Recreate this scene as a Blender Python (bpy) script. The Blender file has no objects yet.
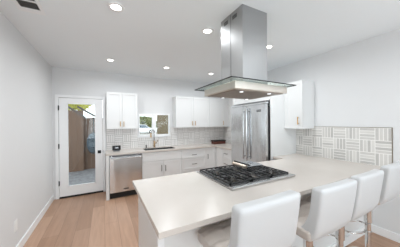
import bpy, bmesh, math, random
from mathutils import Vector, Matrix
random.seed(7)
S = bpy.context.scene
COL = S.collection

# ------------------------------------------------------------------ camera
TH, PI_, RO = math.radians(27.753), math.radians(-0.094), math.radians(0.509)
fw = Vector((math.sin(TH), math.cos(TH), 0)); rt = Vector((math.cos(TH), -math.sin(TH), 0)); up = Vector((0, 0, 1))
u1 = -math.sin(PI_) * fw + math.cos(PI_) * up
Rv = math.cos(RO) * rt - math.sin(RO) * u1
Uv = math.sin(RO) * rt + math.cos(RO) * u1
Fv = math.cos(PI_) * fw + math.sin(PI_) * up
cd = bpy.data.cameras.new('camera'); cam = bpy.data.objects.new('camera', cd); COL.objects.link(cam)
cd.sensor_width = 36; cd.lens = 182.73 / 400 * 36; cd.shift_y = -0.209 / 400; cd.clip_start = 0.02; cd.clip_end = 200
mw = Matrix.Identity(4)
for i in range(3):
    mw[i][0] = Rv[i]; mw[i][1] = Uv[i]; mw[i][2] = -Fv[i]
mw[0][3], mw[1][3], mw[2][3] = 0, 0, 1.506
cam.matrix_world = mw
S.camera = cam

# ------------------------------------------------------------------ sky, added fill lamps, exposure
w = bpy.data.worlds.new('world'); S.world = w; w.use_nodes = True
bg = w.node_tree.nodes['Background']; bg.inputs[0].default_value = (0.86, 0.93, 1.0, 1); bg.inputs[1].default_value = 2.6

def area(name, loc, rot, sx, sy, power, col=(1, 1, 1)):
    l = bpy.data.lights.new(name, 'AREA'); l.shape = 'RECTANGLE'; l.size = sx; l.size_y = sy
    l.energy = power; l.color = col
    o = bpy.data.objects.new(name, l); o.location = loc; o.rotation_euler = rot; COL.objects.link(o)
    return o
# added fill lamp, tilted up, at the unseen glazed opening behind the camera
FILL_COL = (0.905, 0.98, 1.06)
area('fill_rear', (0.9, -3.3, 1.25), (math.radians(150), 0, 0), 3.4, 2.2, 88, FILL_COL)
# added fill lamps, tilted up, at invented side windows behind the camera
area('fill_left', (-.75, -1.9, 1.45), (0, math.radians(-152), 0), 1.5, 2.2, 9, FILL_COL)
area('fill_right', (3.08, -1.9, 1.45), (0, math.radians(152), 0), 1.5, 2.2, 34, FILL_COL)
DOWN_W = 9.8
S.view_settings.view_transform = 'Standard'; S.view_settings.look = 'None'
S.view_settings.exposure = -0.1; S.view_settings.gamma = 1.0; S.view_settings.use_curve_mapping = False

# ------------------------------------------------------------------ materials
def lin(c):
    return tuple(((v / 255) / 12.92 if v / 255 <= .04045 else ((v / 255 + .055) / 1.055) ** 2.4) for v in c) + (1,)

class NT:
    def __init__(self, name):
        self.m = bpy.data.materials.new(name); self.m.use_nodes = True
        self.t = self.m.node_tree; self.b = self.t.nodes['Principled BSDF']
    def n(self, typ, **kw):
        x = self.t.nodes.new(typ)
        for k, v in kw.items(): setattr(x, k, v)
        return x
    def l(self, a, b): self.t.links.new(a, b)
    def math(self, op, a, b=None, c=None):
        x = self.n('ShaderNodeMath', operation=op)
        for i, v in enumerate((a, b, c)):
            if v is None: continue
            if isinstance(v, (int, float)): x.inputs[i].default_value = v
            else: self.l(v, x.inputs[i])
        return x.outputs[0]
    def mix(self, f, a, b):
        x = self.n('ShaderNodeMix', data_type='RGBA')
        if isinstance(f, (int, float)): x.inputs[0].default_value = f
        else: self.l(f, x.inputs[0])
        for i, v in ((6, a), (7, b)):
            if isinstance(v, tuple): x.inputs[i].default_value = v
            else: self.l(v, x.inputs[i])
        return x.outputs[2]
    def pos(self):
        g = self.n('ShaderNodeTexCoord'); s = self.n('ShaderNodeSeparateXYZ'); self.l(g.outputs['Object'], s.inputs[0])
        return g.outputs['Object'], s.outputs

def mat(name, col, rough=.5, metal=0.0, noise=0.0, scale=6, bump=0.0, bscale=60, stretch=None, coat=0, trans=0, ior=None, emit=None):
    N = NT(name); b = N.b
    c = lin(col)
    b.inputs['Roughness'].default_value = rough; b.inputs['Metallic'].default_value = metal
    b.inputs['Base Color'].default_value = c
    if coat: b.inputs['Coat Weight'].default_value = coat; b.inputs['Coat Roughness'].default_value = .08
    if trans: b.inputs['Transmission Weight'].default_value = trans
    if ior: b.inputs['IOR'].default_value = ior
    if emit: b.inputs['Emission Color'].default_value = lin(emit[0]); b.inputs['Emission Strength'].default_value = emit[1]
    if noise or bump:
        co, _ = N.pos()
        if stretch:
            mp = N.n('ShaderNodeMapping'); mp.inputs['Scale'].default_value = stretch; N.l(co, mp.inputs[0]); co = mp.outputs[0]
        t = N.n('ShaderNodeTexNoise'); t.inputs['Scale'].default_value = scale; t.inputs['Detail'].default_value = 4; N.l(co, t.inputs[0])
        if noise:
            d = tuple(max(0, v * (1 - noise)) for v in c[:3]) + (1,)
            e = tuple(min(1, v * (1 + noise)) for v in c[:3]) + (1,)
            N.l(N.mix(t.outputs[0], d, e), b.inputs['Base Color'])
        if bump:
            t2 = N.n('ShaderNodeTexNoise'); t2.inputs['Scale'].default_value = bscale; t2.inputs['Detail'].default_value = 3; N.l(co, t2.inputs[0])
            bp = N.n('ShaderNodeBump'); bp.inputs['Strength'].default_value = bump; bp.inputs['Distance'].default_value = .01
            N.l(t2.outputs[0], bp.inputs['Height']); N.l(bp.outputs[0], b.inputs['Normal'])
    return N.m

WALL = mat('wall_paint', (221, 221, 221), .7, noise=.01, bump=.03, bscale=150)
CEIL = mat('ceiling_paint', (234, 238, 240), .8, bump=.03, bscale=120)
TRIM = mat('trim_paint', (238, 238, 238), .4, noise=.01)
CAB = mat('cabinet_paint', (222, 222, 221), .35, noise=.01)
TOE = mat('toe_kick_black', (24, 23, 22), .6, noise=.1)
BRASS = mat('brushed_brass', (196, 152, 84), .32, 1.0, noise=.08, scale=40)
DARKMETAL = mat('dark_and_shaded_metal', (108, 104, 100), .35, 1.0, noise=.08, scale=40)  # base pulls: brass with its dark floor reflection put into the colour
BLACK = mat('black_metal', (22, 22, 22), .45, .3, noise=.1)
IRON = mat('cast_iron', (20, 20, 21), .28, .1, noise=.2, scale=40, bump=.2, bscale=200)
CHROME = mat('polished_chrome', (214, 212, 210), .07, 1.0, noise=.02)
LEATHER = mat('white_faux_leather', (194, 194, 194), .42, noise=.015, bump=.05, bscale=250)
SEATLEATHER = mat('seat_leather', (188, 178, 170), .45, noise=.03, bump=.08, bscale=120)  # stool seats, greyer and darker than the backrest colour
RUBBER = mat('black_rubber', (16, 16, 16), .7, noise=.1)
PLASTIC = mat('white_plastic', (238, 238, 236), .35, noise=.01)
SCREEN = mat('dark_screen', (12, 13, 16), .15, noise=.1)
GREYFAB = mat('grey_fabric', (120, 122, 126), .9, noise=.2, scale=120)
GLYPH = mat('screen_glyph', (200, 205, 212), .5, emit=((200, 205, 212), .6))
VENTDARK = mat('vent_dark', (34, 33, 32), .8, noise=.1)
FENCE = mat('fence_boards', (112, 88, 72), .8, noise=.25, scale=2.5, stretch=(7, 7, .5), bump=.2, bscale=20)
FENCE2 = mat('tan_fence_boards', (124, 108, 82), .8, noise=.15, scale=2.5, stretch=(7, 7, .5), bump=.2, bscale=20)
GOLD = mat('golden_fence_boards', (150, 106, 56), .8, noise=.4, scale=6, bump=.3, bscale=15)
DARKWOOD = mat('dark_beam', (86, 78, 74), .7, noise=.15)
WHITEPANEL = mat('white_roof_panel', (246, 246, 246), .6, noise=.01)
GALV = mat('galvanised_metal', (88, 99, 108), .25, 1.0, noise=.15, scale=5)
GRAVEL = mat('grey_gravel', (118, 118, 120), .9, noise=.8, scale=14, bump=.8, bscale=18)
CONCRETE = mat('driveway_concrete', (180, 176, 168), .9, noise=.1)
LEAF = mat('leaves', (226, 222, 112), .6, noise=.45, scale=5)
LEAFDARK = mat('olive_leaves', (112, 116, 62), .6, noise=.45, scale=4)
BARK = mat('bark', (84, 66, 50), .9, noise=.3)
CARPAINT = mat('white_car_paint', (236, 238, 240), .2, noise=.01, coat=.5)
CARGLASS = mat('tinted_car_glass', (70, 90, 104), .08, noise=.05)
WALNUT = mat('dark_walnut', (92, 46, 34), .45, noise=.3, scale=3, stretch=(1, 1, 8))
LID = mat('near_black_lid', (24, 18, 17), .5, noise=.2)
BEIGE = mat('warm_bullnose_steel', (196, 182, 166), .3, .8, noise=.05)

def steel(name, col, rough, stretch, wob):
    N = NT(name); b = N.b; b.inputs['Metallic'].default_value = 1.0
    co, _ = N.pos()
    mp = N.n('ShaderNodeMapping'); mp.inputs['Scale'].default_value = stretch; N.l(co, mp.inputs[0])
    t = N.n('ShaderNodeTexNoise'); t.inputs['Scale'].default_value = 40; t.inputs['Detail'].default_value = 3; N.l(mp.outputs[0], t.inputs[0])
    c = lin(col)
    N.l(N.mix(t.outputs[0], tuple(v * .93 for v in c[:3]) + (1,), tuple(min(1, v * 1.05) for v in c[:3]) + (1,)), b.inputs['Base Color'])
    N.l(N.math('MULTIPLY_ADD', t.outputs[0], .08, rough - .04), b.inputs['Roughness'])
    if wob:
        t2 = N.n('ShaderNodeTexNoise'); t2.inputs['Scale'].default_value = 2.2; t2.inputs['Detail'].default_value = 1.0
        mp2 = N.n('ShaderNodeMapping'); mp2.inputs['Scale'].default_value = (2.5, 2.5, .5); N.l(co, mp2.inputs[0]); N.l(mp2.outputs[0], t2.inputs[0])
        bp = N.n('ShaderNodeBump'); bp.inputs['Strength'].default_value = wob; bp.inputs['Distance'].default_value = .05
        N.l(t2.outputs[0], bp.inputs['Height']); N.l(bp.outputs[0], b.inputs['Normal'])
    return N.m
STEEL = steel('brushed_steel', (216, 218, 220), .22, (6, 6, .1), .28)
HOODSTEEL = steel('hood_steel', (172, 172, 172), .45, (6, 6, .1), 0)
HOODBODY = steel('hood_body_steel', (222, 214, 204), .35, (.2, .2, 6), .02)
HANDLESTEEL = steel('handle_steel', (200, 200, 200), .2, (6, 6, .2), 0)

def floor_mat():
    N = NT('oak_planks'); b = N.b
    co, (x, y, z) = N.pos()
    c = N.n('ShaderNodeCombineXYZ'); N.l(y, c.inputs[0]); N.l(x, c.inputs[1])
    br = N.n('ShaderNodeTexBrick'); br.offset = .37; br.squash = 1
    br.inputs['Scale'].default_value = 1; br.inputs['Brick Width'].default_value = 1.9; br.inputs['Row Height'].default_value = .185
    br.inputs['Mortar Size'].default_value = .0018; br.inputs['Bias'].default_value = 0; br.inputs['Mortar Smooth'].default_value = .2
    br.inputs['Color1'].default_value = lin((184, 149, 125)); br.inputs['Color2'].default_value = lin((156, 121, 97)); br.inputs['Mortar'].default_value = lin((120, 92, 74))
    N.l(c.outputs[0], br.inputs[0])
    mp = N.n('ShaderNodeMapping'); mp.inputs['Scale'].default_value = (9, .8, 1); N.l(co, mp.inputs[0])
    t = N.n('ShaderNodeTexNoise'); t.inputs['Scale'].default_value = 3; t.inputs['Detail'].default_value = 6; t.inputs['Distortion'].default_value = .6; N.l(mp.outputs[0], t.inputs[0])
    mx = N.n('ShaderNodeMix', data_type='RGBA', blend_type='MULTIPLY'); mx.inputs[0].default_value = 1
    cr = N.mix(t.outputs[0], (.78, .76, .74, 1), (1.2, 1.2, 1.2, 1))
    N.l(br.outputs[0], mx.inputs[6]); N.l(cr, mx.inputs[7]); N.l(mx.outputs[2], b.inputs['Base Color'])
    b.inputs['Roughness'].default_value = .42
    bp = N.n('ShaderNodeBump'); bp.inputs['Strength'].default_value = .15; bp.inputs['Distance'].default_value = .004
    N.l(t.outputs[0], bp.inputs['Height']); N.l(bp.outputs[0], b.inputs['Normal'])
    return N.m
FLOOR = floor_mat()

def quartz():
    N = NT('warm_white_quartz'); b = N.b
    co, _ = N.pos()
    t = N.n('ShaderNodeTexNoise'); t.inputs['Scale'].default_value = 2.2; t.inputs['Detail'].default_value = 8; t.inputs['Distortion'].default_value = 1.4; N.l(co, t.inputs[0])
    t2 = N.n('ShaderNodeTexNoise'); t2.inputs['Scale'].default_value = 260; N.l(co, t2.inputs[0])
    a = N.mix(t.outputs[0], lin((198, 189, 181)), lin((208, 201, 194)))
    N.l(N.mix(N.math('MULTIPLY', t2.outputs[0], .25), a, lin((186, 176, 167))), b.inputs['Base Color'])
    b.inputs['Roughness'].default_value = .27
    return N.m
QUARTZ = quartz()

def tile(name, ax, u0, v0, B, cl, ch, grout):
    # basket weave: square blocks of four strips, turned alternately
    N = NT(name); b = N.b
    g = N.n('ShaderNodeNewGeometry'); sp = N.n('ShaderNodeSeparateXYZ'); N.l(g.outputs['Position'], sp.inputs[0])
    u = N.math('DIVIDE', N.math('SUBTRACT', sp.outputs[ax], u0), B); v = N.math('DIVIDE', N.math('SUBTRACT', sp.outputs[2], v0), B)
    iu = N.math('FLOOR', u); iv = N.math('FLOOR', v); fu = N.math('FRACT', u); fv = N.math('FRACT', v)
    par = N.math('MODULO', N.math('ABSOLUTE', N.math('ADD', iu, iv)), 2)
    inv = N.math('SUBTRACT', 1, par)
    s = N.math('ADD', N.math('MULTIPLY', fu, par), N.math('MULTIPLY', fv, inv))
    o = N.math('ADD', N.math('MULTIPLY', fv, par), N.math('MULTIPLY', fu, inv))
    s4 = N.math('MULTIPLY', s, 4); fs = N.math('FRACT', s4); si = N.math('FLOOR', s4)
    def edge(f, wd): return N.math('LESS_THAN', N.math('MINIMUM', f, N.math('SUBTRACT', 1, f)), wd)
    gm = N.math('MAXIMUM', edge(fs, .10), edge(o, .025))
    cb = N.n('ShaderNodeCombineXYZ'); N.l(iu, cb.inputs[0]); N.l(iv, cb.inputs[1]); N.l(si, cb.inputs[2])
    wn = N.n('ShaderNodeTexWhiteNoise', noise_dimensions='3D'); N.l(cb.outputs[0], wn.inputs[0])
    t = N.n('ShaderNodeTexNoise'); t.inputs['Scale'].default_value = 25; t.inputs['Detail'].default_value = 4; N.l(g.outputs['Position'], t.inputs[0])
    f = N.math('ADD', N.math('MULTIPLY', wn.outputs[0], .7), N.math('MULTIPLY', t.outputs[0], .3))
    N.l(N.mix(gm, N.mix(f, lin(cl), lin(ch)), lin(grout)), b.inputs['Base Color'])
    b.inputs['Roughness'].default_value = .28
    return N.m

def glass(name, tint, gloss=.08):
    # thin pane: mostly clear with a weak mirror reflection
    N = NT(name); t = N.t
    tr = N.n('ShaderNodeBsdfTransparent'); tr.inputs[0].default_value = tint
    gl = N.n('ShaderNodeBsdfGlossy'); gl.inputs['Roughness'].default_value = .02
    fr = N.n('ShaderNodeLayerWeight'); fr.inputs[0].default_value = .25
    co, _ = N.pos(); ns = N.n('ShaderNodeTexNoise'); ns.inputs['Scale'].default_value = 2; N.l(co, ns.inputs[0])
    mx = N.n('ShaderNodeMixShader'); N.l(N.math('MULTIPLY_ADD', fr.outputs['Fresnel'], .3, N.math('MULTIPLY', ns.outputs[0], gloss)), mx.inputs[0])
    N.l(tr.outputs[0], mx.inputs[1]); N.l(gl.outputs[0], mx.inputs[2])
    N.l(mx.outputs[0], t.nodes['Material Output'].inputs[0])
    return N.m
PANE = glass('window_glass', (.94, .96, .95, 1), .03)
HOODGLASS = glass('hood_glass', (.88, .93, .91, 1), .06)
GLASSEDGE = mat('dark_glass_edge', (20, 25, 24), .15, noise=.1)
LENS = mat('lamp_lens', (255, 250, 240), .5, emit=((255, 250, 242), 9))
HOODLENS = mat('hood_lamp_lens', (255, 255, 255), .5, emit=((250, 252, 255), 1.3))

# ------------------------------------------------------------------ mesh helpers
class M:
    def __init__(self): self.bm = bmesh.new()
    def box(self, x0, x1, y0, y1, z0, z1, bev=0, seg=2):
        bm = self.bm
        r = bmesh.ops.create_cube(bm, size=1)['verts']
        for v in r:
            v.co = Vector(((x0 + x1) / 2 + v.co.x * (x1 - x0), (y0 + y1) / 2 + v.co.y * (y1 - y0), (z0 + z1) / 2 + v.co.z * (z1 - z0)))
        if bev:
            es = list({e for v in r for e in v.link_edges})
            bmesh.ops.bevel(bm, geom=es, offset=bev, segments=seg, profile=.5, affect='EDGES')
        return self
    def cyl(self, p0, p1, r, r2=None, seg=20):
        p0 = Vector(p0); p1 = Vector(p1); d = p1 - p0
        vs = bmesh.ops.create_cone(self.bm, cap_ends=True, segments=seg, radius1=r, radius2=r if r2 is None else r2, depth=d.length)['verts']
        q = d.to_track_quat('Z', 'Y').to_matrix().to_4x4(); q.translation = (p0 + p1) / 2
        bmesh.ops.transform(self.bm, matrix=q, verts=vs)
        return self
    def tube(self, pts, r, seg=10, closed=False):
        pts = [Vector(p) for p in pts]; n = len(pts); rings = []; ref = None
        for i, p in enumerate(pts):
            a = pts[(i - 1) % n] if (closed or i > 0) else p
            b = pts[(i + 1) % n] if (closed or i < n - 1) else p
            t = (b - a).normalized()
            if ref is None:
                ref = t.orthogonal().normalized()
            ref = (ref - t * ref.dot(t)).normalized(); bi = t.cross(ref)
            rings.append([self.bm.verts.new(p + r * (math.cos(k * 2 * math.pi / seg) * ref + math.sin(k * 2 * math.pi / seg) * bi)) for k in range(seg)])
        for i in range(n if closed else n - 1):
            A, Bq = rings[i], rings[(i + 1) % n]
            for k in range(seg): self.bm.faces.new((A[k], A[(k + 1) % seg], Bq[(k + 1) % seg], Bq[k]))
        if not closed:
            self.bm.faces.new(rings[0][::-1]); self.bm.faces.new(rings[-1])
        return self
    def prism(self, poly, z0, z1, axis='z', bev=0):
        def P(a, b, c): return {'z': (a, b, c), 'x': (c, a, b), 'y': (a, c, b)}[axis]
        lo = [self.bm.verts.new(P(a, b, z0)) for a, b in poly]; hi = [self.bm.verts.new(P(a, b, z1)) for a, b in poly]
        n = len(poly); fs = [self.bm.faces.new(lo[::-1]), self.bm.faces.new(hi)]
        for i in range(n): fs.append(self.bm.faces.new((lo[i], lo[(i + 1) % n], hi[(i + 1) % n], hi[i])))
        bmesh.ops.recalc_face_normals(self.bm, faces=fs)
        if bev:
            es = list({e for f in fs[:2] for e in f.edges})
            bmesh.ops.bevel(self.bm, geom=es, offset=bev, segments=2, profile=.5, affect='EDGES')
        return self
    def lathe(self, prof, c=(0, 0), seg=28):
        rings = []
        for r, z in prof:
            rings.append([self.bm.verts.new((c[0] + r * math.cos(k * 2 * math.pi / seg), c[1] + r * math.sin(k * 2 * math.pi / seg), z)) for k in range(seg)])
        for A, Bq in zip(rings, rings[1:]):
            for k in range(seg): self.bm.faces.new((A[k], A[(k + 1) % seg], Bq[(k + 1) % seg], Bq[k]))
        self.bm.faces.new(rings[0][::-1]); self.bm.faces.new(rings[-1])
        return self
    def cushion(self, cx, cy, cz, hx, hy, hz, r, n=14, fn=None):
        vs = bmesh.ops.create_cube(self.bm, size=2)['verts']
        es = list({e for v in vs for e in v.link_edges})
        bmesh.ops.subdivide_edges(self.bm, edges=es, cuts=n, use_grid_fill=True)
        for v in self.bm.verts:
            q = Vector((v.co.x * hx, v.co.y * hy, v.co.z * hz))
            inn = Vector((max(-(hx - r), min(hx - r, q.x)), max(-(hy - r), min(hy - r, q.y)), max(-(hz - r), min(hz - r, q.z))))
            d = q - inn
            if d.length > 1e-6: q = inn + d.normalized() * r
            if fn: q = fn(q)
            v.co = q + Vector((cx, cy, cz))
        return self
    def build(self, name, m, parent=None, origin=None, smooth=False, angle=40, structure=False):
        o0 = Vector(origin) if origin else (wloc(parent) if parent else Vector((0, 0, 0)))
        bmesh.ops.recalc_face_normals(self.bm, faces=self.bm.faces[:])
        if o0.length: bmesh.ops.translate(self.bm, verts=self.bm.verts[:], vec=-o0)
        me = bpy.data.meshes.new(name); self.bm.to_mesh(me); self.bm.free()
        me.materials.append(m)
        o = bpy.data.objects.new(name, me); COL.objects.link(o)
        if parent: o.parent = parent
        else: o.location = o0
        if smooth:
            for p in me.polygons: p.use_smooth = True
            try: me.set_sharp_from_angle(angle=math.radians(angle))
            except Exception: pass
        if structure: o['kind'] = 'structure'
        return o

def wloc(o):
    v = Vector((0, 0, 0))
    while o is not None: v = v + o.location; o = o.parent
    return v
def thing(name, label, cat, loc, group=None):
    o = bpy.data.objects.new(name, None); o.empty_display_size = .1; COL.objects.link(o); o.location = loc
    o['label'] = label; o['category'] = cat
    if group: o['group'] = group
    return o
def tag(o, label, cat, group=None, kind=None):
    o['label'] = label; o['category'] = cat
    if group: o['group'] = group
    if kind: o['kind'] = kind
    return o
def setting(name, loc):
    o = bpy.data.objects.new(name, None); COL.objects.link(o); o.location = loc; o['kind'] = 'structure'; return o
def copy_tree(o, parent=None):
    c = o.copy(); COL.objects.link(c)
    if parent: c.parent = parent
    for ch in list(o.children): copy_tree(ch, c)
    return c

# ------------------------------------------------------------------ the setting
XL, XR, YB, YR, ZC = -.909, 3.236, 4.60, -3.6, 2.649
M().box(XL - .1, XR + .1, YR - .1, YB + .1, -.05, 0).build('floor', FLOOR, structure=True)
M().box(XL - .1, XR + .1, YR - .1, YB + .1, ZC, ZC + .06).build('ceiling', CEIL, structure=True)
def side_wall(name, a, b):      # with one wide unseen opening, added behind the camera for a fill lamp
    M().box(a, b, -.8, YB, 0, ZC).box(a, b, YR, -3.0, 0, ZC).box(a, b, -3.0, -.8, 0, .7).box(a, b, -3.0, -.8, 2.2, ZC).build(name, WALL, structure=True)
side_wall('wall_left', XL - .1, XL); side_wall('wall_right', XR, XR + .1)
for k, x in (('added_window_left', XL - .06), ('added_window_right', XR + .02)):  # unseen side windows, added to go with the fill lamps
    sw = setting(k, (x, -1.9, .7))
    f = M().box(x, x + .04, -3.0, -.8, .7, .75).box(x, x + .04, -3.0, -.8, 2.15, 2.2)
    for y in (-3.0, -1.925, -.85): f.box(x, x + .04, y, y + .05, .75, 2.15)
    f.build('window_frame', TRIM, sw)
    M().box(x + .018, x + .022, -2.95, -.85, .75, 2.15).build('pane', PANE, sw)
DX0, DX1, DZ = -.808, -.02, 2.05          # door opening
WX0, WX1, WZ0, WZ1 = .739, 1.524, 1.195, 1.752   # window opening
wb = M()
wb.box(XL - .1, DX0, YB, YB + .1, 0, ZC).box(DX0, DX1, YB, YB + .1, DZ, ZC).box(DX1, WX0, YB, YB + .1, 0, ZC)
wb.box(WX0, WX1, YB, YB + .1, 0, WZ0).box(WX0, WX1, YB, YB + .1, WZ1, ZC).box(WX1, XR + .1, YB, YB + .1, 0, ZC)
wb.build('wall_back', WALL, structure=True)
wr = M()
wr.box(XL - .1, -.85, YR - .1, YR, 0, ZC).box(2.65, XR + .1, YR - .1, YR, 0, ZC).box(-.85, 2.65, YR - .1, YR, 2.4, ZC)
wr.build('wall_rear', WALL, structure=True)
rw = setting('window_2', (.9, YR, 0))
f = M()
for x in (-.85, .29, 1.46, 2.60): f.box(x, x + .05, YR - .08, YR - .03, 0, 2.4)
f.box(-.85, 2.65, YR - .08, YR - .03, 0, .06).box(-.85, 2.65, YR - .08, YR - .03, 2.34, 2.4)
f.build('window_frame', TRIM, rw)
M().box(-.79, 2.60, YR - .06, YR - .055, .06, 2.34).build('pane', PANE, rw)
def basebd(name, a, b, c, d): M().box(a, b, c, d, 0, .088).box(a, b, c, d, .088, .1, 0).build(name, TRIM, structure=True)
basebd('baseboard_left', XL, XL + .014, YR, YB)
basebd('baseboard_right', XR - .014, XR, YR, 1.13)

# door in the back wall
LY = 4.585
d = setting('door_1', ((DX0 + DX1) / 2, LY, 0))
PX0, PX1, PZ0, PZ1 = -.664, -.158, .222, 1.936
p = M()
a0, a1, zt = DX0 + .006, DX1 - .005, DZ - .006
p.box(a0, PX0, LY, LY + .042, .014, zt).box(PX1, a1, LY, LY + .042, .014, zt).box(PX0, PX1, LY, LY + .042, .014, PZ0).box(PX0, PX1, LY, LY + .042, PZ1, zt)
for q in ((PX0 - .004, PX0 + .014, PZ0, PZ1), (PX1 - .014, PX1 + .004, PZ0, PZ1), (PX0, PX1, PZ0 - .004, PZ0 + .014), (PX0, PX1, PZ1 - .014, PZ1 + .004)):
    p.box(q[0], q[1], LY - .006, LY + .02, q[2], q[3])
leaf = p.build('door_panel', TRIM, d)
M().box(PX0, PX1, LY + .018, LY + .024, PZ0, PZ1).build('pane', PANE, d)
for z in (.31, 1.06, 1.835): M().box(DX0 - .006, DX0 + .012, LY - .012, LY, z - .045, z + .045).cyl((DX0, LY - .012, z - .05), (DX0, LY - .012, z + .05), .007).build('hinge', BLACK, d)
h = M().box(-.125, -.058, LY - .012, LY, .86, .927, .004)
hd = h.build('handle_plate', BLACK, d)
M().cyl((-.092, LY - .012, .893), (-.092, LY - .045, .893), .013).cyl((-.092, LY - .04, .893), (-.092, LY - .062, .893), .026).build('knob', BLACK, hd, smooth=True)
M().box(DX1 - .005, DX1 + .004, LY - .004, LY + .01, .865, .92).build('strike_plate', BLACK, d)
M().box(DX0 + .008, DX1 - .006, LY - .002, LY + .0, .014, .034).build('door_sweep', RUBBER, d)
M().box(DX0, DX1, LY - .014, YB + .06, 0.0005, .014).build('threshold', RUBBER, d)
t = M()
cw = .055
t.box(DX0 - cw, DX0 - .001, YB - .018, YB, 0, DZ + cw).box(DX1 + .001, DX1 + .042, YB - .018, YB, 0, DZ + cw).box(DX0 - .001, DX1 + .001, YB - .018, YB, DZ + .001, DZ + cw)
t.build('trim_1', TRIM, structure=True)

# sliding window over the sink
wn = setting('window_1', ((WX0 + WX1) / 2, YB, WZ0))
f = M(); yb0, yb1 = YB - .012, YB + .05
f.box(WX0 - .0, WX0 + .028, yb0, yb1, WZ0, WZ1).box(WX1 - .028, WX1, yb0, yb1, WZ0, WZ1).box(WX0 + .028, WX1 - .028, yb0, yb1, WZ0, WZ0 + .034).box(WX0 + .028, WX1 - .028, yb0, yb1, WZ1 - .034, WZ1)
f.build('window_frame', TRIM, wn)
f = M().box(1.07, 1.165, YB + .0, YB + .045, WZ0 + .034, WZ1 - .034)
f.build('sash', TRIM, wn)
M().box(WX0 + .028, 1.07, YB + .02, YB + .025, WZ0 + .034, WZ1 - .034).build('pane', PANE, wn)
M().box(1.165, WX1 - .028, YB + .03, YB + .035, WZ0 + .034, WZ1 - .034).build('pane', PANE, wn)
M().box(WX0 - .02, WX1 + .02, YB - .024, YB - .0125, WZ0 - .03, WZ0 - .001).build('window_sill', TRIM, wn)

# ceiling downlights: 3 x 2 in view
LBL = {(0, 0): 'round recessed downlight in the ceiling nearest the left wall, front row',
       (1, 0): 'round recessed downlight in the ceiling just left of the hood chimney',
       (2, 0): 'round recessed downlight in the ceiling just right of the hood chimney',
       (0, 1): 'small recessed downlight in the ceiling above the wall cabinet beside the glazed door',
       (1, 1): 'small recessed downlight in the ceiling above the right end of the window',
       (2, 1): 'small recessed downlight in the far ceiling just above the left tip of the hood glass'}
dl0 = None
for j, y in enumerate((1.957, 3.626)):
    for i, x in enumerate((.115, 1.146, 2.207)):
        if dl0 is None:
            r = thing('recessed_downlight', LBL[(i, j)], 'ceiling light', (x, y, ZC), 'recessed ceiling downlights')
            M().lathe([(.047, ZC), (.075, ZC), (.078, ZC - .003), (.074, ZC - .008), (.05, ZC - .010), (.047, ZC - .004)], (x, y)).build('trim_ring', TRIM, r, smooth=True)
            M().cyl((x, y, ZC - .0005), (x, y, ZC - .006), .047, seg=28).build('lens', LENS, r)
            ll = bpy.data.lights.new('downlight_lamp', 'AREA'); ll.shape = 'DISK'; ll.size = .14; ll.spread = math.radians(168); ll.energy = DOWN_W; ll.color = (.955, 1, 1.03)
            lo = bpy.data.objects.new('downlight_lamp', ll); COL.objects.link(lo); lo.parent = r; lo.location = (0, 0, -.012)
            dl0 = r
        else:
            r = copy_tree(dl0); r.location = (x, y, ZC); r['label'] = LBL[(i, j)]

# unseen downlights added behind the camera as fill, dimmed
dim = bpy.data.lights['downlight_lamp'].copy(); dim.energy = DOWN_W * .45
for y, lab in ((.29, 'front'), (-1.38, 'middle')):
    for x in (.115, 1.146, 2.207):
        r = copy_tree(dl0); r.location = (x, y, ZC)
        for c in r.children:
            if c.type == 'LIGHT': c.data = dim
        r['label'] = 'added unseen downlight in the ceiling behind the viewpoint'; r['group'] = 'added downlights behind the viewpoint'

# ceiling register by the left wall
vr = thing('ceiling_vent', 'white louvred air register in the ceiling near the left wall', 'vent', (-.63, 2.22, ZC))
x0, x1, y0, y1 = -.735, -.52, 2.02, 2.44
f = M().box(x0, x0 + .035, y0, y1, ZC - .008, ZC - .0005).box(x1 - .03, x1, y0, y1, ZC - .008, ZC - .0005)
f.box(x0 + .035, x1 - .03, y0, y0 + .03, ZC - .008, ZC - .0005).box(x0 + .035, x1 - .03, y1 - .08, y1, ZC - .008, ZC - .0005).box(x0 + .035, x1 - .03, 2.21, 2.232, ZC - .008, ZC - .0005)
f.build('vent_frame', TRIM, vr)
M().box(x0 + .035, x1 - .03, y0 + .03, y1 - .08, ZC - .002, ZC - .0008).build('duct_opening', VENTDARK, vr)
for k in range(9):
    xx = x0 + .044 + k * .0165
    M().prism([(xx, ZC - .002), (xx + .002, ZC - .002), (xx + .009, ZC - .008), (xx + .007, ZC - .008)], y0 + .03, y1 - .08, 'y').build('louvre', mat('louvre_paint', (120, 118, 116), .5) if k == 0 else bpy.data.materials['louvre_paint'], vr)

# outlet on left wall
ot = thing('wall_outlet', 'white outlet plate low on the left wall above the baseboard', 'outlet', (XL, 2.86, .30))
M().box(XL + .0005, XL + .007, 2.80, 2.885, .285, .41, .002).build('cover_plate', PLASTIC, ot)
for z in (.32, .375): M().box(XL + .007, XL + .009, 2.825, 2.86, z - .016, z + .016, .001).build('socket', PLASTIC, ot)

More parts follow.
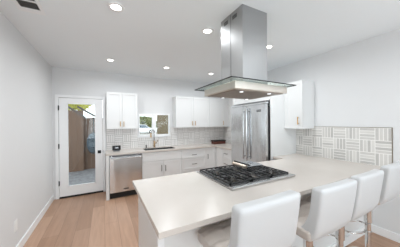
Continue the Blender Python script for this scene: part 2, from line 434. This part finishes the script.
# ------------------------------------------------------------------ cabinets
def shaker(m, a0, a1, z0, z1, face, axis, rail=.052, th=.02):
    def bx(p, q, r0, r1, d0, d1):
        if axis == 'y': m.box(p, q, face + d0, face + d1, r0, r1)
        else: m.box(face + d0, face + d1, p, q, r0, r1)
    bx(a0, a1, z0, z1, .008, th)
    bx(a0, a0 + rail, z0, z1, 0, .009); bx(a1 - rail, a1, z0, z1, 0, .009)
    bx(a0 + rail, a1 - rail, z0, z0 + rail, 0, .009); bx(a0 + rail, a1 - rail, z1 - rail, z1, 0, .009)
    return m
def pull(parent, a, z, face, axis, L, vert, m, name='handle'):
    def P(s, dd, zz): return (s, face - dd, zz) if axis == 'y' else (face - dd, s, zz)
    k = M(); h = L / 2
    ends = [(a, z - h), (a, z + h)] if vert else [(a - h, z), (a + h, z)]
    r = .0065
    e2 = [(a, z - h * .75), (a, z + h * .75)] if vert else [(a - h * .75, z), (a + h * .75, z)]
    k.cyl(P(ends[0][0], .03, ends[0][1]), P(ends[1][0], .03, ends[1][1]), r, seg=10)
    for s, zz in e2: k.cyl(P(s, 0, zz), P(s, .03, zz), .005, seg=8)
    return k.build(name, m, parent, smooth=True)

G = .0028
def cab_y(name, label, cat, x0, x1, yf, yb, z0, z1, fronts, toe=0, group=None, hm=DARKMETAL, open_top=False):
    """cabinet with its fronts facing -Y; fronts: (kind, a0, a1, z0, z1, handle (a, z, length, vertical) or None)"""
    r = thing(name, label, cat, ((x0 + x1) / 2, (yf + yb) / 2, z0), group)
    if open_top:      # hollow under the sink bowl
        b = M().box(x0 + G, x1 - G, yf + .021, yb - .002, z0 + toe, z0 + toe + .02).box(x0 + G, x1 - G, yf + .021, yf + .04, z0 + toe + .02, z1)
        b.box(x0 + G, x0 + .02, yf + .04, yb - .02, z0 + toe + .02, z1).box(x1 - .02, x1 - G, yf + .04, yb - .02, z0 + toe + .02, z1).box(x0 + G, x1 - G, yb - .02, yb - .002, z0 + toe + .02, z1)
    else:
        b = M().box(x0 + G, x1 - G, yf + .021, yb - .002, z0 + toe, z1)
    b.build('carcass', CAB, r)
    if toe: M().box(x0 + G, x1 - G, yf + .075, yf + .09, z0 + .001, z0 + toe).build('toe_kick', CAB, r)
    for (kd, a, c, za, zb, hd) in fronts:
        m = M()
        if kd in ('door', 'drawer') : shaker(m, a + G, c - G, za, zb, yf, 'y', .052 if kd == 'door' else .035)
        else: m.box(a + G, c - G, yf, yf + .02, za, zb)
        fo = m.build(kd, CAB, r)
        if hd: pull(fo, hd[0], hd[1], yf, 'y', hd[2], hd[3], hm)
    return r
YF = 4.04; CT = .875
# end panel left of the dishwasher
tag(M().box(.03, .087, 4.03, YB - .002, .001, CT).build('cabinet_end_panel', CAB, origin=(.058, 4.3, 0)), 'narrow white upright panel left of the dishwasher beside the glazed door', 'panel')
cab_y('sink_cabinet', 'white two-door base cabinet under the sink right of the dishwasher', 'cabinet', .72, 1.622, YF, YB, 0, CT - .001,
      [('false_front', .72, 1.622, .675, .868, None), ('door', .72, 1.189, .105, .668, (1.139, .505, .13, True)), ('door', 1.189, 1.622, .105, .668, (1.228, .495, .13, True))], toe=.1, open_top=True)
cab_y('drawer_cabinet', 'white base cabinet with a stack of wide drawers right of the sink', 'cabinet', 1.622, 2.285, YF, YB, 0, CT - .001,
      [('drawer', 1.622, 2.285, .655, .868, (1.95, .735, .13, False)), ('drawer', 1.622, 2.285, .385, .648, (1.95, .51, .13, False)), ('drawer', 1.622, 2.285, .105, .378, (1.95, .26, .13, False))], toe=.1)
cab_y('corner_cabinet', 'white narrow corner base cabinet with one door and a vertical pull', 'cabinet', 2.285, 3.234, YF, YB, 0, CT - .001,
      [('door', 2.285, 2.586, .105, .868, (2.337, .655, .12, True))], toe=.1)
# drawer run on the right wall, between the corner and the refrigerator
rr = thing('drawer_cabinet', 'white base drawer cabinet squeezed between the corner and the refrigerator', 'cabinet', (2.9, 3.6, 0))
M().box(2.611, 3.234, 3.285, 4.035, .1, CT - .001).build('carcass', CAB, rr)
M().box(2.67, 2.685, 3.285, 4.035, .001, .1).build('toe_kick', CAB, rr)
M().box(2.59, 2.61, 3.752, 4.035, .105, .868).build('filler', CAB, rr)
for za, zb in ((.655, .868), (.385, .648), (.105, .378)):
    fo = shaker(M(), 3.29, 3.748, za, zb, 2.59, 'x', .035).build('drawer', CAB, rr)
    pull(fo, 3.58, (za + zb) / 2 + .005, 2.59, 'x', .13, False, DARKMETAL)
# uppers on the back wall
UY, UZ0, UZ1 = 4.33, 1.395, 2.185
def upper_y(label, x0, x1, doors, group=None):
    return cab_y('upper_cabinet', label, 'cabinet', x0, x1, UY, YB, UZ0, UZ1, [('door', a, c, UZ0, UZ1, h) for a, c, h in doors], hm=BRASS)
upper_y('white two-door wall cabinet left of the window beside the glazed door', .05, .684, [(.05, .357, (.318, 1.50, .11, True)), (.357, .684, (.388, 1.50, .11, True))])
upper_y('white two-door wall cabinet directly right of the window', 1.60, 2.578, [(1.60, 2.094, (2.05, 1.50, .11, True)), (2.094, 2.578, (2.132, 1.50, .11, True))])
upper_y('white single-door wall cabinet at the back, left of the refrigerator', 2.578, 3.08, [(2.578, 3.08, (3.025, 1.50, .11, True))])
tag(M().box(3.083, 3.234, UY + .004, YB - .002, UZ0, UZ1).build('corner_filler_panel', CAB, origin=(3.16, 4.46, UZ0)), 'plain white corner filler between the back wall cabinets and the refrigerator', 'panel')
# tall panels and cabinet around the refrigerator
tag(M().box(2.56, 3.234, 2.223, 2.243, .001, 2.2).build('tall_side_panel', CAB, origin=(2.9, 2.233, 0)), 'tall flat white panel on the near side of the refrigerator', 'panel')
tag(M().box(2.56, 3.234, 3.255, 3.275, .001, 2.2).build('tall_side_panel', CAB, origin=(2.9, 3.265, 0)), 'tall white panel on the far side of the refrigerator', 'panel')
of = thing('upper_cabinet', 'white cabinet bridging above the refrigerator', 'cabinet', (2.9, 2.75, 1.9))
M().box(2.582, 3.234, 2.2445, 3.2535, 1.9, 2.2).build('carcass', CAB, of)
for a, b, hh in ((2.246, 2.748, 2.70), (2.751, 3.252, 2.80)):
    shaker(M(), a, b, 1.9, 2.2, 2.561, 'x').build('door', CAB, of)
# upper on the right wall
ru = thing('upper_cabinet', 'white wall cabinet on the right wall above the tiled backsplash', 'cabinet', (3.06, 2.05, 1.4))
M().box(2.921, 3.234, 1.88, 2.2215, 1.395, 2.205).build('carcass', CAB, ru)
fo = shaker(M(), 1.881, 2.2205, 1.395, 2.205, 2.90, 'x').build('door', CAB, ru)
pull(fo, 1.947, 1.53, 2.90, 'x', .13, True, BRASS)

# ------------------------------------------------------------------ backsplashes
BT = tile('back_basket_weave', 0, .05, .914, .168, (222, 219, 216), (240, 238, 236), (180, 177, 173))
RT = tile('right_basket_weave', 1, .912 - .168, .914, .168, (180, 177, 173), (224, 221, 216), (238, 236, 232))
b = M().box(.05, WX0 - .021, YB - .0085, YB - .0005, .9145, 1.394).box(WX0 - .021, WX1 + .021, YB - .0085, YB - .0005, .9145, WZ0 - .031).box(WX1 + .021, 3.226, YB - .0085, YB - .0005, .9145, 1.394)
tag(b.build('tile_backsplash', BT, origin=(1.6, YB, .9145)), 'pale basket-weave tile backsplash on the back wall around the sink window', 'backsplash')
rs = thing('tile_backsplash', 'grey and white basket-weave tile backsplash on the right wall above the peninsula', 'backsplash', (XR, 1.56, .9145))
M().box(XR - .0085, XR - .0005, .918, 2.2215, .9145, 1.42).build('tiles', RT, rs)
M().box(XR - .0105, XR - .0005, .911, .918, .9145, 1.427).box(XR - .0105, XR - .0005, .918, 1.879, 1.42, 1.427).build('edge_trim', mat('bronze_edge', (150, 140, 124), .35, .8, noise=.05), rs)
cs = M().box(XR - .0085, XR - .0005, 3.277, YB - .01, .9145, 1.394)
tag(cs.build('tile_backsplash', tile('side_basket_weave', 1, 3.2, .914, .168, (222, 219, 216), (240, 238, 236), (180, 177, 173)), origin=(XR, 3.9, .9145)), 'short pale tile backsplash in the corner beside the refrigerator', 'backsplash')

# ------------------------------------------------------------------ counters
CZ0, CZ1 = .876, .914
k = M()
k.box(.025, .80, 4.02, YB - .001, CZ0, CZ1).box(1.52, 3.2345, 4.02, YB - .001, CZ0, CZ1)
k.box(.80, 1.52, 4.02, 4.10, CZ0, CZ1).box(.80, 1.52, 4.46, YB - .001, CZ0, CZ1)
k.box(2.565, 3.2345, 3.277, 4.02, CZ0, CZ1)
tag(k.build('countertop', QUARTZ, origin=(1.6, 4.3, CZ0)), 'white quartz countertop along the back wall with the sink set in it', 'countertop')
RX0, RX1, RY0, RY1 = .988, 1.829, 1.279, 1.945
PX_0, PY0, PY1 = .2575, .979, 2.006
k = M().prism([(PX_0, PY0), (3.2345, PY0), (3.2345, 2.2215), (2.60, 2.2215), (2.60, PY1), (RX1 + .004, PY1), (RX1 + .004, RY0 - .004), (RX0 - .004, RY0 - .004), (RX0 - .004, PY1), (PX_0, PY1)], CZ0, CZ1, bev=.0025)
tag(k.build('countertop', QUARTZ, origin=(1.75, 1.5, CZ0)), 'long glossy white quartz peninsula countertop with the rangetop set in it', 'countertop')
pc = thing('peninsula_cabinet', 'white peninsula base under the long counter, with a flat back towards the stools', 'cabinet', (1.77, 1.5, 0))
BX0, BY0, BY1 = .305, 1.152, 1.90
M().box(BX0, RX0 - .01, BY0, BY1 - .03, .1, CZ0 - .001).box(RX0 - .01, RX1 + .01, BY0, BY1 - .03, .1, .70).box(RX0 - .01, RX1 + .01, BY0, 1.265, .70, CZ0 - .001).box(RX1 + .01, 3.234, BY0, BY1 - .03, .1, CZ0 - .001).build('carcass', CAB, pc)
M().box(BX0 + .05, 3.234, BY0 + .02, BY1 - .1, .001, .1).build('plinth', CAB, pc)
M().box(BX0 - .012, BX0, BY0 + .0, BY1 - .028, .001, CZ0 - .001).build('end_panel', CAB, pc)
M().box(BX0 - .012, BX0 + .03, BY0 - .012, BY0, .001, CZ0 - .001).build('corner_trim', TRIM, pc)
M().box(BX0 + .03, 3.221, BY0 - .014, BY0, .001, .1).build('base_moulding', TRIM, pc)
for a, c in ((BX0, .64), (.64, .978), (1.84, 2.2), (2.2, 2.56)):
    fo = M()
    fo.box(a + .002, c - .002, BY1 - .029, BY1 - .02, .105, .868).box(a + .002, a + .05, BY1 - .02, BY1 - .01, .105, .868).box(c - .05, c - .002, BY1 - .02, BY1 - .01, .105, .868).box(a + .05, c - .05, BY1 - .02, BY1 - .01, .105, .155).box(a + .05, c - .05, BY1 - .02, BY1 - .01, .818, .868)
    fo = fo.build('door', CAB, pc)
    M().cyl((c - .03, BY1 + .02, .7), (c - .03, BY1 + .02, .82), .006, seg=10).cyl((c - .03, BY1 - .01, .72), (c - .03, BY1 + .02, .72), .005, seg=8).cyl((c - .03, BY1 - .01, .80), (c - .03, BY1 + .02, .80), .005, seg=8).build('handle', DARKMETAL, fo, smooth=True)

# ------------------------------------------------------------------ rangetop
rg = thing('gas_rangetop', 'stainless gas rangetop with black cast-iron grates set into the peninsula counter', 'rangetop', ((RX0 + RX1) / 2, 1.6, .71))
M().box(RX0, RX1, RY0 + .03, RY1, .71, .925).build('body', HANDLESTEEL, rg)
M().box(RX0 - .004, RX1 + .004, RY0 - .008, RY0 + .055, .9145, .938, .004).build('rear_trim', HANDLESTEEL, rg)
M().box(RX0 + .01, RX1 - .01, RY0 + .058, RY1 - .01, .925, .929).build('burner_pan', mat('burner_pan_steel', (128, 128, 130), .3, .9), rg)
M().box(RX0, RX1, RY1 + .001, 2.03, .72, .88, .015).build('control_panel', BEIGE, rg)
M().cyl((RX0, 2.022, .888), (RX1, 2.022, .888), .016).build('bullnose', HANDLESTEEL, rg, smooth=True)
W3 = (RX1 - RX0 - .03) / 3
for i in range(3):
    cx = RX0 + .015 + W3 * (i + .5)
    for cy in (1.47, 1.77):
        bb = M().lathe([(.055, .929), (.055, .937), (.04, .942), (.04, .944)], (cx, cy), 20)  .build('burner', mat('burner_metal', (110, 104, 98), .4, .8) if 'burner_metal' not in bpy.data.materials else bpy.data.materials['burner_metal'], rg, smooth=True)
        M().lathe([(.034, .935), (.036, .939), (.03, .943), (.01, .944)], (cx, cy), 20).build('burner_cap', IRON, bb, smooth=True)
    g = M(); x0, x1, y0, y1, z0, z1 = cx - W3 / 2 + .004, cx + W3 / 2 - .004, RY0 + .062, RY1 - .015, .941, .954
    t = .011
    for yy in (y0, (y0 + y1) / 2 - t / 2, y1 - t): g.box(x0, x1, yy, yy + t, z0, z1)
    for xx in (x0, x1 - t, cx - W3 * .25 - .003, cx + W3 * .25 - .003): g.box(xx, xx + (t if xx in (x0, x1 - t) else .007), y0, y1, z0, z1)
    for cy in (1.47, 1.77):
        for ang in range(0, 360, 45):
            a = math.radians(ang); r0, r1 = .03, (.13 if ang % 90 else .115)
            p0 = Vector((cx + r0 * math.cos(a), cy + r0 * math.sin(a), z1 - .004)); p1 = Vector((cx + r1 * math.cos(a), cy + r1 * math.sin(a), z1 - .004))
            g.cyl(p0, p1, .0065, seg=6)
    for xx in (x0, x1 - t):
        for yy in (y0, y1 - t): g.box(xx, xx + t, yy, yy + t, .929, z0)
    g.build('grate', IRON, rg)
    for dx in (-.06, .06):
        M().cyl((cx + dx, 2.03, .85), (cx + dx, 2.065, .85), .022, .018).build('knob', BLACK, rg, smooth=True)

gp = M().box(1.525, 1.80, 1.70, 1.93, .955, .972, .004).build('griddle_plate', STEEL, rg)
M().cyl((1.525, 1.70, .966), (1.525, 1.95, .966), .022, seg=20).build('griddle_edge', BEIGE, gp, smooth=True)
M().cyl((1.57, 1.69, .984), (1.57, 1.985, .984), .010, seg=12).build('griddle_handle', BLACK, gp, smooth=True)

# ------------------------------------------------------------------ range hood
hd = thing('island_range_hood', 'stainless island range hood with flat glass canopy hanging above the rangetop', 'range hood', (1.37, 1.56, 1.81))
bx0, bx1, by0, by1 = 1.028, 1.722, 1.283, 1.838
b = M().box(bx0, bx1, by0, by1, 1.812, 1.882, .002, 1); b.build('body', HOODBODY, hd)
M().box(bx0 + .03, bx1 - .03, by0 + .03, by1 - .03, 1.806, 1.812).build('filter_panel', mat('hood_filter', (158, 147, 136), .4, .9, noise=.25, scale=6, stretch=(1, 14, 1)), hd)
gx0, gx1, gy0, gy1 = .932, 1.765, 1.207, 1.90
M().box(gx0 + .003, gx1 - .003, gy0 + .003, gy1 - .003, 1.8835, 1.8905).build('glass_canopy', HOODGLASS, hd)
e = M()
for q in ((gx0, gx1, gy0, gy0 + .003), (gx0, gx1, gy1 - .003, gy1), (gx0, gx0 + .003, gy0 + .003, gy1 - .003), (gx1 - .003, gx1, gy0 + .003, gy1 - .003)): e.box(q[0], q[1], q[2], q[3], 1.8825, 1.8915)
e.build('glass_edge', GLASSEDGE, hd)
cx0, cx1, cy0, cy1 = 1.188, 1.518, 1.362, 1.725
ym = 1.548
ch = M().box(cx0, cx1, cy0, ym - .004, 1.8915, ZC - .001).box(cx0, cx1, ym + .004, cy1, 1.8915, ZC - .001).box(cx0 + .006, cx1 - .006, ym - .004, ym + .004, 1.8915, ZC - .001)
cho = ch.build('chimney', HOODSTEEL, hd)
M().box(cx0 + .003, cx0 + .0055, ym - .004, ym + .004, 1.8915, ZC - .001).build('seam', BLACK, cho)
for (ya, yb2) in ((1.445, 1.515), (1.592, 1.662)):
    v = M()
    for z in (2.571, 2.581, 2.591, 2.601): v.box(cx0 - .0012, cx0 + .002, ya, yb2, z, z + .006)
    v.build('vent_slot', BLACK, cho)
for lx, ly in ((1.175, 1.37), (1.26, 1.80), (1.52, 1.345), (1.61, 1.78)):
    lm = M().cyl((lx, ly, 1.8055), (lx, ly, 1.802), .03, seg=20).build('hood_lamp', HANDLESTEEL, hd)
    M().cyl((lx, ly, 1.8018), (lx, ly, 1.7995), .017, seg=20).build('lens', HOODLENS, lm)

# ------------------------------------------------------------------ refrigerator
FX = 2.476
fr = thing('refrigerator', 'large stainless two-door refrigerator built in between white panels', 'refrigerator', (2.86, 2.75, 0))
M().box(FX + .06, 3.225, 2.262, 3.238, .02, 1.80).build('body', mat('fridge_side', (60, 60, 62), .5, .4, noise=.05), fr)
M().box(FX + .004, FX + .2, 2.262, 3.238, 1.832, 1.868, .003).build('top_grille', STEEL, fr)
M().box(FX + .04, FX + .06, 2.27, 3.23, .003, .1).build('toe_grille', BLACK, fr)
for a, b2, hy in ((2.264, 2.742, 2.69), (2.748, 3.238, 2.782)):
    dr = M().box(FX, FX + .055, a, b2, .11, 1.83, .006).build('door', STEEL, fr)
    hh = M().cyl((FX - .055, hy, .80), (FX - .055, hy, 1.775), .017, seg=14)
    for z in (.85, 1.72): hh.cyl((FX, hy, z), (FX - .055, hy, z), .010, seg=12)
    hh.build('handle', HANDLESTEEL, dr, smooth=True)
    if a < 2.5:
        bd = M().box(FX - .003, FX, 2.375, 2.475, 1.70, 1.738).build('badge', BLACK, dr)
        n = M()
        for q in range(5): n.box(FX - .0038, FX - .003, 2.384 + q * .018, 2.394 + q * .018, 1.712, 1.727)
        n.build('badge_lettering', HANDLESTEEL, bd)

# ------------------------------------------------------------------ dishwasher
dw = thing('dishwasher', 'stainless dishwasher with bar handle under the left end of the back counter', 'dishwasher', (.4, 4.3, 0))
M().box(.091, .716, 4.06, 4.585, .11, .872).build('body', BLACK, dw)
M().box(.093, .714, 4.012, 4.058, .125, .868, .006).build('door', STEEL, dw)
M().box(.098, .709, 4.0108, 4.012, .842, .864).build('control_strip', mat('dark_control_strip', (74, 74, 76), .3, .6, noise=.05), dw)
hh = M().cyl((.115, 3.962, .815), (.695, 3.962, .815), .012, seg=14)
for x in (.14, .67): hh.cyl((x, 4.012, .815), (x, 3.962, .815), .009, seg=12)
hh.build('handle', HANDLESTEEL, dw, smooth=True)
M().box(.095, .712, 4.075, 4.09, .002, .11).build('toe_kick', TOE, dw)
bd = M().box(.345, .44, 4.0095, 4.012, .17, .195).build('badge', BLACK, dw)
n = M()
for q in range(5): n.box(.352 + q * .017, .362 + q * .017, 4.0088, 4.0095, .177, .188)
n.build('badge_lettering', HANDLESTEEL, bd)

# ------------------------------------------------------------------ sink, faucet, soap dispenser
sk = thing('kitchen_sink', 'stainless undermount sink in the back counter below the window', 'sink', (1.16, 4.28, .70))
s = M(); a, b2, c, e, zb = .803, 1.517, 4.103, 4.457, .70
s.box(a, b2, c, e, zb, zb + .004).box(a, a + .004, c, e, zb + .004, .908).box(b2 - .004, b2, c, e, zb + .004, .908).box(a + .004, b2 - .004, c, c + .004, zb + .004, .908).box(a + .004, b2 - .004, e - .004, e, zb + .004, .908)
s.box(1.155, 1.165, c + .004, e - .004, zb + .004, .86)
s.build('basin', HANDLESTEEL, sk)
for x in (.98, 1.34): M().cyl((x, 4.28, zb + .004), (x, 4.28, zb + .008), .04).build('drain', DARKMETAL, sk)
fc = thing('kitchen_faucet', 'tall gooseneck faucet standing behind the sink under the window', 'faucet', (1.10, 4.515, .9145))
WARMREFL = mat('warm_reflection_metal', (196, 170, 138), .25, 1.0, noise=.06, scale=30)  # faucet chrome with its warm reflection put into the metal colour
M().cyl((1.10, 4.515, .9145), (1.10, 4.515, .925), .03).cyl((1.10, 4.515, .925), (1.10, 4.515, 1.08), .026, .022).build('body', WARMREFL, fc, smooth=True)
pts = [(1.10, 4.515, 1.08), (1.10, 4.515, 1.27)]
DXF, DYF = -.72, -.69
for q in range(0, 181, 15):
    a = math.radians(q); e = .075 * (1 - math.cos(a)); pts.append((1.10 + DXF * e, 4.515 + DYF * e, 1.27 + .075 * math.sin(a)))
M().tube(pts, .015, 12).build('spout', HANDLESTEEL, fc, smooth=True)
M().cyl((1.10 + DXF * .15, 4.515 + DYF * .15, 1.275), (1.10 + DXF * .15, 4.515 + DYF * .15, 1.17), .018, .022).build('spray_head', WARMREFL, fc, smooth=True)
M().cyl((1.12, 4.515, 1.02), (1.155, 4.515, 1.03), .012).cyl((1.15, 4.515, 1.025), (1.185, 4.49, 1.10), .007).build('lever', WARMREFL, fc, smooth=True)
sd = thing('soap_dispenser', 'small dark soap dispenser left of the faucet at the back of the sink', 'soap dispenser', (.90, 4.50, .9145))
M().lathe([(.02, .9145), (.02, .92), (.012, .925), (.012, .975), (.018, .978), (.018, .992)], (.90, 4.50), 16).build('pump', DARKMETAL, sd, smooth=True)
M().cyl((.90, 4.50, .985), (.90, 4.44, .98), .007).build('nozzle', DARKMETAL, sd, smooth=True)

# ------------------------------------------------------------------ smart display
dp = thing('smart_display', 'small black tabletop display on the back counter above the dishwasher', 'display', (.235, 4.30, .9145))
M().prism([(4.275, .9145), (4.375, .9145), (4.36, .935), (4.29, .955)], .175, .295, 'x').build('stand', GREYFAB, dp)
M().prism([(4.262, .945), (4.282, .945), (4.312, 1.04), (4.292, 1.04)], .153, .315, 'x', .003).build('screen_housing', SCREEN, dp)
g = M()
for q, (a, b2) in enumerate(((.207, .213), (.222, .236), (.243, .247), (.253, .267))): g.prism([(4.2726, .982), (4.2732, .982), (4.2802, 1.005), (4.2796, 1.005)], a, b2, 'x')
g.build('clock_digits', GLYPH, dp)

# ------------------------------------------------------------------ wooden box in the corner
bxo = thing('wooden_box', 'dark brown wooden box with a black lid on the counter in the back corner', 'box', (2.86, 4.3, .9145))
M().box(2.69, 3.06, 4.26, 4.43, .9145, .985, .006).build('box_body', WALNUT, bxo)
M().box(2.68, 3.07, 4.25, 4.44, .986, 1.02, .01).build('lid', LID, bxo)

# ------------------------------------------------------------------ counter stools
def make_stool():
    r = thing('bar_stool', '', 'stool', (0, 0, 0), 'white leather stools along the peninsula')
    def tuft(q):
        if q.z > .02:
            fx = abs(math.sin((q.x + .225) / .45 * math.pi * 3)); fy = abs(math.sin((q.y + .19) / .38 * math.pi * 2.5 + q.x * 4))
            q.z -= .012 * (1 - min(1, fx * 3)) + .012 * (1 - min(1, fy * 3))
        return q
    st = M().cushion(0, .012, .73, .243, .186, .045, .03, 22, tuft).build('seat', SEATLEATHER, r, smooth=True, angle=80)
    def lean(q):
        h = (q.z + .19) / .38
        q.y += -.075 * h + .02 * h * h - .007 * math.cos(q.x / .235 * math.pi / 2)
        q.x *= 1 + .02 * h
        if h < .6 and q.y > -.02: q.y += .09 * ((.6 - h) / .6) ** 2
        if h < .25: q.y += .03 * ((.25 - h) / .25) ** 2
        return q
    M().cushion(0, -.155,   .88, .227, .040, .195, .022, 18, lean).build('backrest', LEATHER, r, smooth=True, angle=80)
    M().box(-.09, .09, -.09, .09, .668, .685, .004).build('mounting_plate', BLACK, r)
    M().cyl((0, 0, .40), (0, 0, .668), .036, seg=24).build('sleeve', CHROME, r, smooth=True)
    M().cyl((0, 0, .03), (0, 0, .40), .027, seg=24).build('column', CHROME, r, smooth=True)
    pts = [(.19 * math.sin(a), .098 - .098 * math.cos(a) + .02, .30) for a in [k * 2 * math.pi / 36 for k in range(36)]]
    fo = M().tube(pts, .0095, 10, True).cyl((0, 0, .285), (0, 0, .315), .034, seg=20).build('footrest', CHROME, r, smooth=True)
    M().lathe([(.20, .001), (.20, .006), (.17, .014), (.05, .022), (.034, .035)], (0, 0), 40).build('base', CHROME, r, smooth=True)
    return r
STY = .915
stool = make_stool()
for k, (x, z, rz, lab) in enumerate(((.79, .022, 0, 'white leather bar stool at the near left end of the peninsula, largest in front'),
                                 (1.47, -.008, -1, 'white leather bar stool second from the left along the peninsula'),
                                 (1.965, 0, 1, 'white leather bar stool third from the left, before the last one by the right wall'),
                                 (2.545, .012, 0, 'white leather bar stool nearest the right wall, partly cut by the frame'))):
    o = stool if k == 0 else copy_tree(stool)
    o.location = (x, STY, 0); o.rotation_euler = (0, 0, math.radians(rz)); o['label'] = lab
    for c in o.children:          # gas lift set a little lower
        if c.name.split('.')[0] in ('seat', 'backrest', 'mounting_plate', 'sleeve'): c.location.z = z

# ------------------------------------------------------------------ outdoors
M().box(-6, 8, YB + .1, 9.2, -.16, -.1).build('gravel_ground', GRAVEL, structure=True)
M().box(-12, 24, 9.2, 45, -.16, -.1).build('driveway_ground', CONCRETE, structure=True)
def fence(name, label, x0, x1, y, z1, m, bw=.14):
    r = thing(name, label, 'fence', ((x0 + x1) / 2, y, -.1))
    b = M(); x = x0
    while x < x1 - .02:
        b.box(x, min(x + bw - .003, x1), y, y + .022, -.095, z1 + random.uniform(-.01, .01)); x += bw
    b.build('board_panel', m, r)
    for z in (.3, z1 - .3): M().box(x0, x1, y + .024, y + .06, z, z + .09).build('rail', m, r)
    for x in (x0 + .02, x1 - .12): M().box(x, x + .1, y + .062, y + .16, -.095, z1).build('post', m, r)
    return r
fence('wooden_fence', 'brown upright-board fence seen through the left half of the glazed door', -2.2, -.62, 7.42, 1.98, FENCE)
fence('wooden_fence', 'golden brown board fence seen through the right half of the glazed door', -1.1, .55, 7.62, 1.72, FENCE)
fence('tan_fence', 'tan board fence filling the right pane of the sink window', 1.83, 4.2, 7.0, 2.4, FENCE2)
def shrub(name, label, c, rad, n, m, trunk=None, group=None, ls=.06):
    r = thing(name, label, 'shrub' if not trunk else 'tree', (c[0], c[1], trunk if trunk is not None else c[2] - rad[2]), group)
    k = M()
    for q in range(n):
        u = Vector((random.gauss(0, 1), random.gauss(0, 1), random.gauss(0, 1))).normalized() * random.uniform(.55, 1)
        p = Vector((c[0] + u.x * rad[0], c[1] + u.y * rad[1], c[2] + u.z * rad[2]))
        a = Vector((random.gauss(0, 1), random.gauss(0, 1), random.gauss(0, 1))).normalized(); b2 = a.orthogonal().normalized()
        s = ls * random.uniform(.6, 1.3)
        vs = [k.bm.verts.new(p + a * s), k.bm.verts.new(p + b2 * s * .45), k.bm.verts.new(p - a * s), k.bm.verts.new(p - b2 * s * .45)]
        k.bm.faces.new(vs)
    k.build('foliage', m, r)
    if trunk is not None: M().cyl((c[0], c[1], trunk), (c[0], c[1], c[2]), .07, .03, 10).build('trunk', BARK, r, smooth=True)
    return r
shrub('leafy_tree', 'yellow-green tree crown above the fence behind the glazed door', (-1.15, 9.6, 2.50), (.75, .7, .40), 2600, LEAF, -.1, ls=.07)
shrub('leafy_shrub', 'olive green bushes seen through the left pane of the sink window', (6.3, 34, 1.35), (2.6, 1.5, 1.44), 5200, LEAFDARK, None, ls=.3)
shrub('leafy_shrub', 'dark green bushes behind the white car outside the sink window', (11.2, 36, 1.35), (1.9, 1.5, 1.44), 2400, LEAFDARK, None, ls=.3)
# patio roof over the fence
pr = thing('patio_roof', 'white patio roof edge with dark sloping beams beyond the glazed door', 'roof', (-.1, 7.0, -.1))
for q, (a, b2) in enumerate((((-1.05, 2.06), (-.52, 1.66)), ((-.78, 2.06), (.05, 1.54)))):
    y = 7.0 + q * .25
    M().prism([(a[0], a[1]), (b2[0], b2[1]), (b2[0], b2[1] + .07), (a[0], a[1] + .07)], y, y + .05, 'y').build('beam', DARKWOOD, pr)
M().box(-.01, .06, 7.02, 7.3, -.095, 1.53).build('post', DARKWOOD, pr)
# shiny drum hung on the fence
tb = thing('metal_tub', 'shiny grey oval metal tub hanging on the fence outside the glazed door', 'tub', (-.36, 7.3, .45))
def oval(m, rx, rz, y0, y1, cx=-.33, cz=.83):
    n = 36; lo = []; hi = []
    for q in range(n):
        a = 2 * math.pi * q / n; s = (abs(math.cos(a)) ** .7) * (1 if math.cos(a) > 0 else -1); tt = (abs(math.sin(a)) ** .7) * (1 if math.sin(a) > 0 else -1)
        lo.append(m.bm.verts.new((cx + rx * s * .92, y0, cz + rz * tt * .92))); hi.append(m.bm.verts.new((cx + rx * s, y1, cz + rz * tt)))
    for q in range(n): m.bm.faces.new((lo[q], lo[(q + 1) % n], hi[(q + 1) % n], hi[q]))
    m.bm.faces.new(lo); m.bm.faces.new(hi[::-1])
    return m
oval(M(), .175, .35, 7.42, 7.619).build('tub_body', GALV, tb, smooth=True)
rm = [(-.33 + .18 * math.cos(2 * math.pi * q / 40), 7.44, .83 + .355 * math.sin(2 * math.pi * q / 40)) for q in range(40)]
M().tube(rm, .022, 8, True).build('rim', GALV, tb, smooth=True)
M().cyl((-.465, 7.40, .97), (-.195, 7.40, .97), .03).build('upper_rib', GALV, tb, smooth=True)
M().cyl((-.465, 7.40, .70), (-.195, 7.40, .70), .03).build('lower_rib', GALV, tb, smooth=True)
M().box(-.345, -.315, 7.605, 7.618, 1.10, 1.732).box(-.345, -.315, 7.605, 7.66, 1.732, 1.742).build('hanger', BLACK, tb)
# parked car
cr = thing('parked_car', 'white car parked outside, seen through the left pane of the sink window', 'car', (5.35, 29.3, -.1))
z = -.1
prof = [(.6, z + .25), (4.6, z + .25), (4.6, z + .75), (4.2, z + .88), (3.5, z + .92), (2.9, z + 1.42), (1.5, z + 1.46), (.75, z + .98), (.6, z + .85)]
def shift(pf, dx): return [(a + dx, b2) for a, b2 in pf]
M().prism(shift(prof, 2.75), 28.5, 30.2, 'y', .05).build('car_body', CARPAINT, cr, smooth=True)
M().prism(shift([(1.0, z + .96), (3.35, z + .95), (2.85, z + 1.36), (1.55, z + 1.40)], 2.75), 28.485, 28.5, 'y').build('side_window', CARGLASS, cr)
for x in (1.35, 3.75):
    wh = M().cyl((x + 2.75, 28.46, z + .33), (x + 2.75, 28.68, z + .33), .33, seg=28).build('wheel', RUBBER, cr, smooth=True)
    M().cyl((x + 2.75, 28.445, z + .33), (x + 2.75, 28.47, z + .33), .2, seg=20).build('hubcap', CHROME, wh)
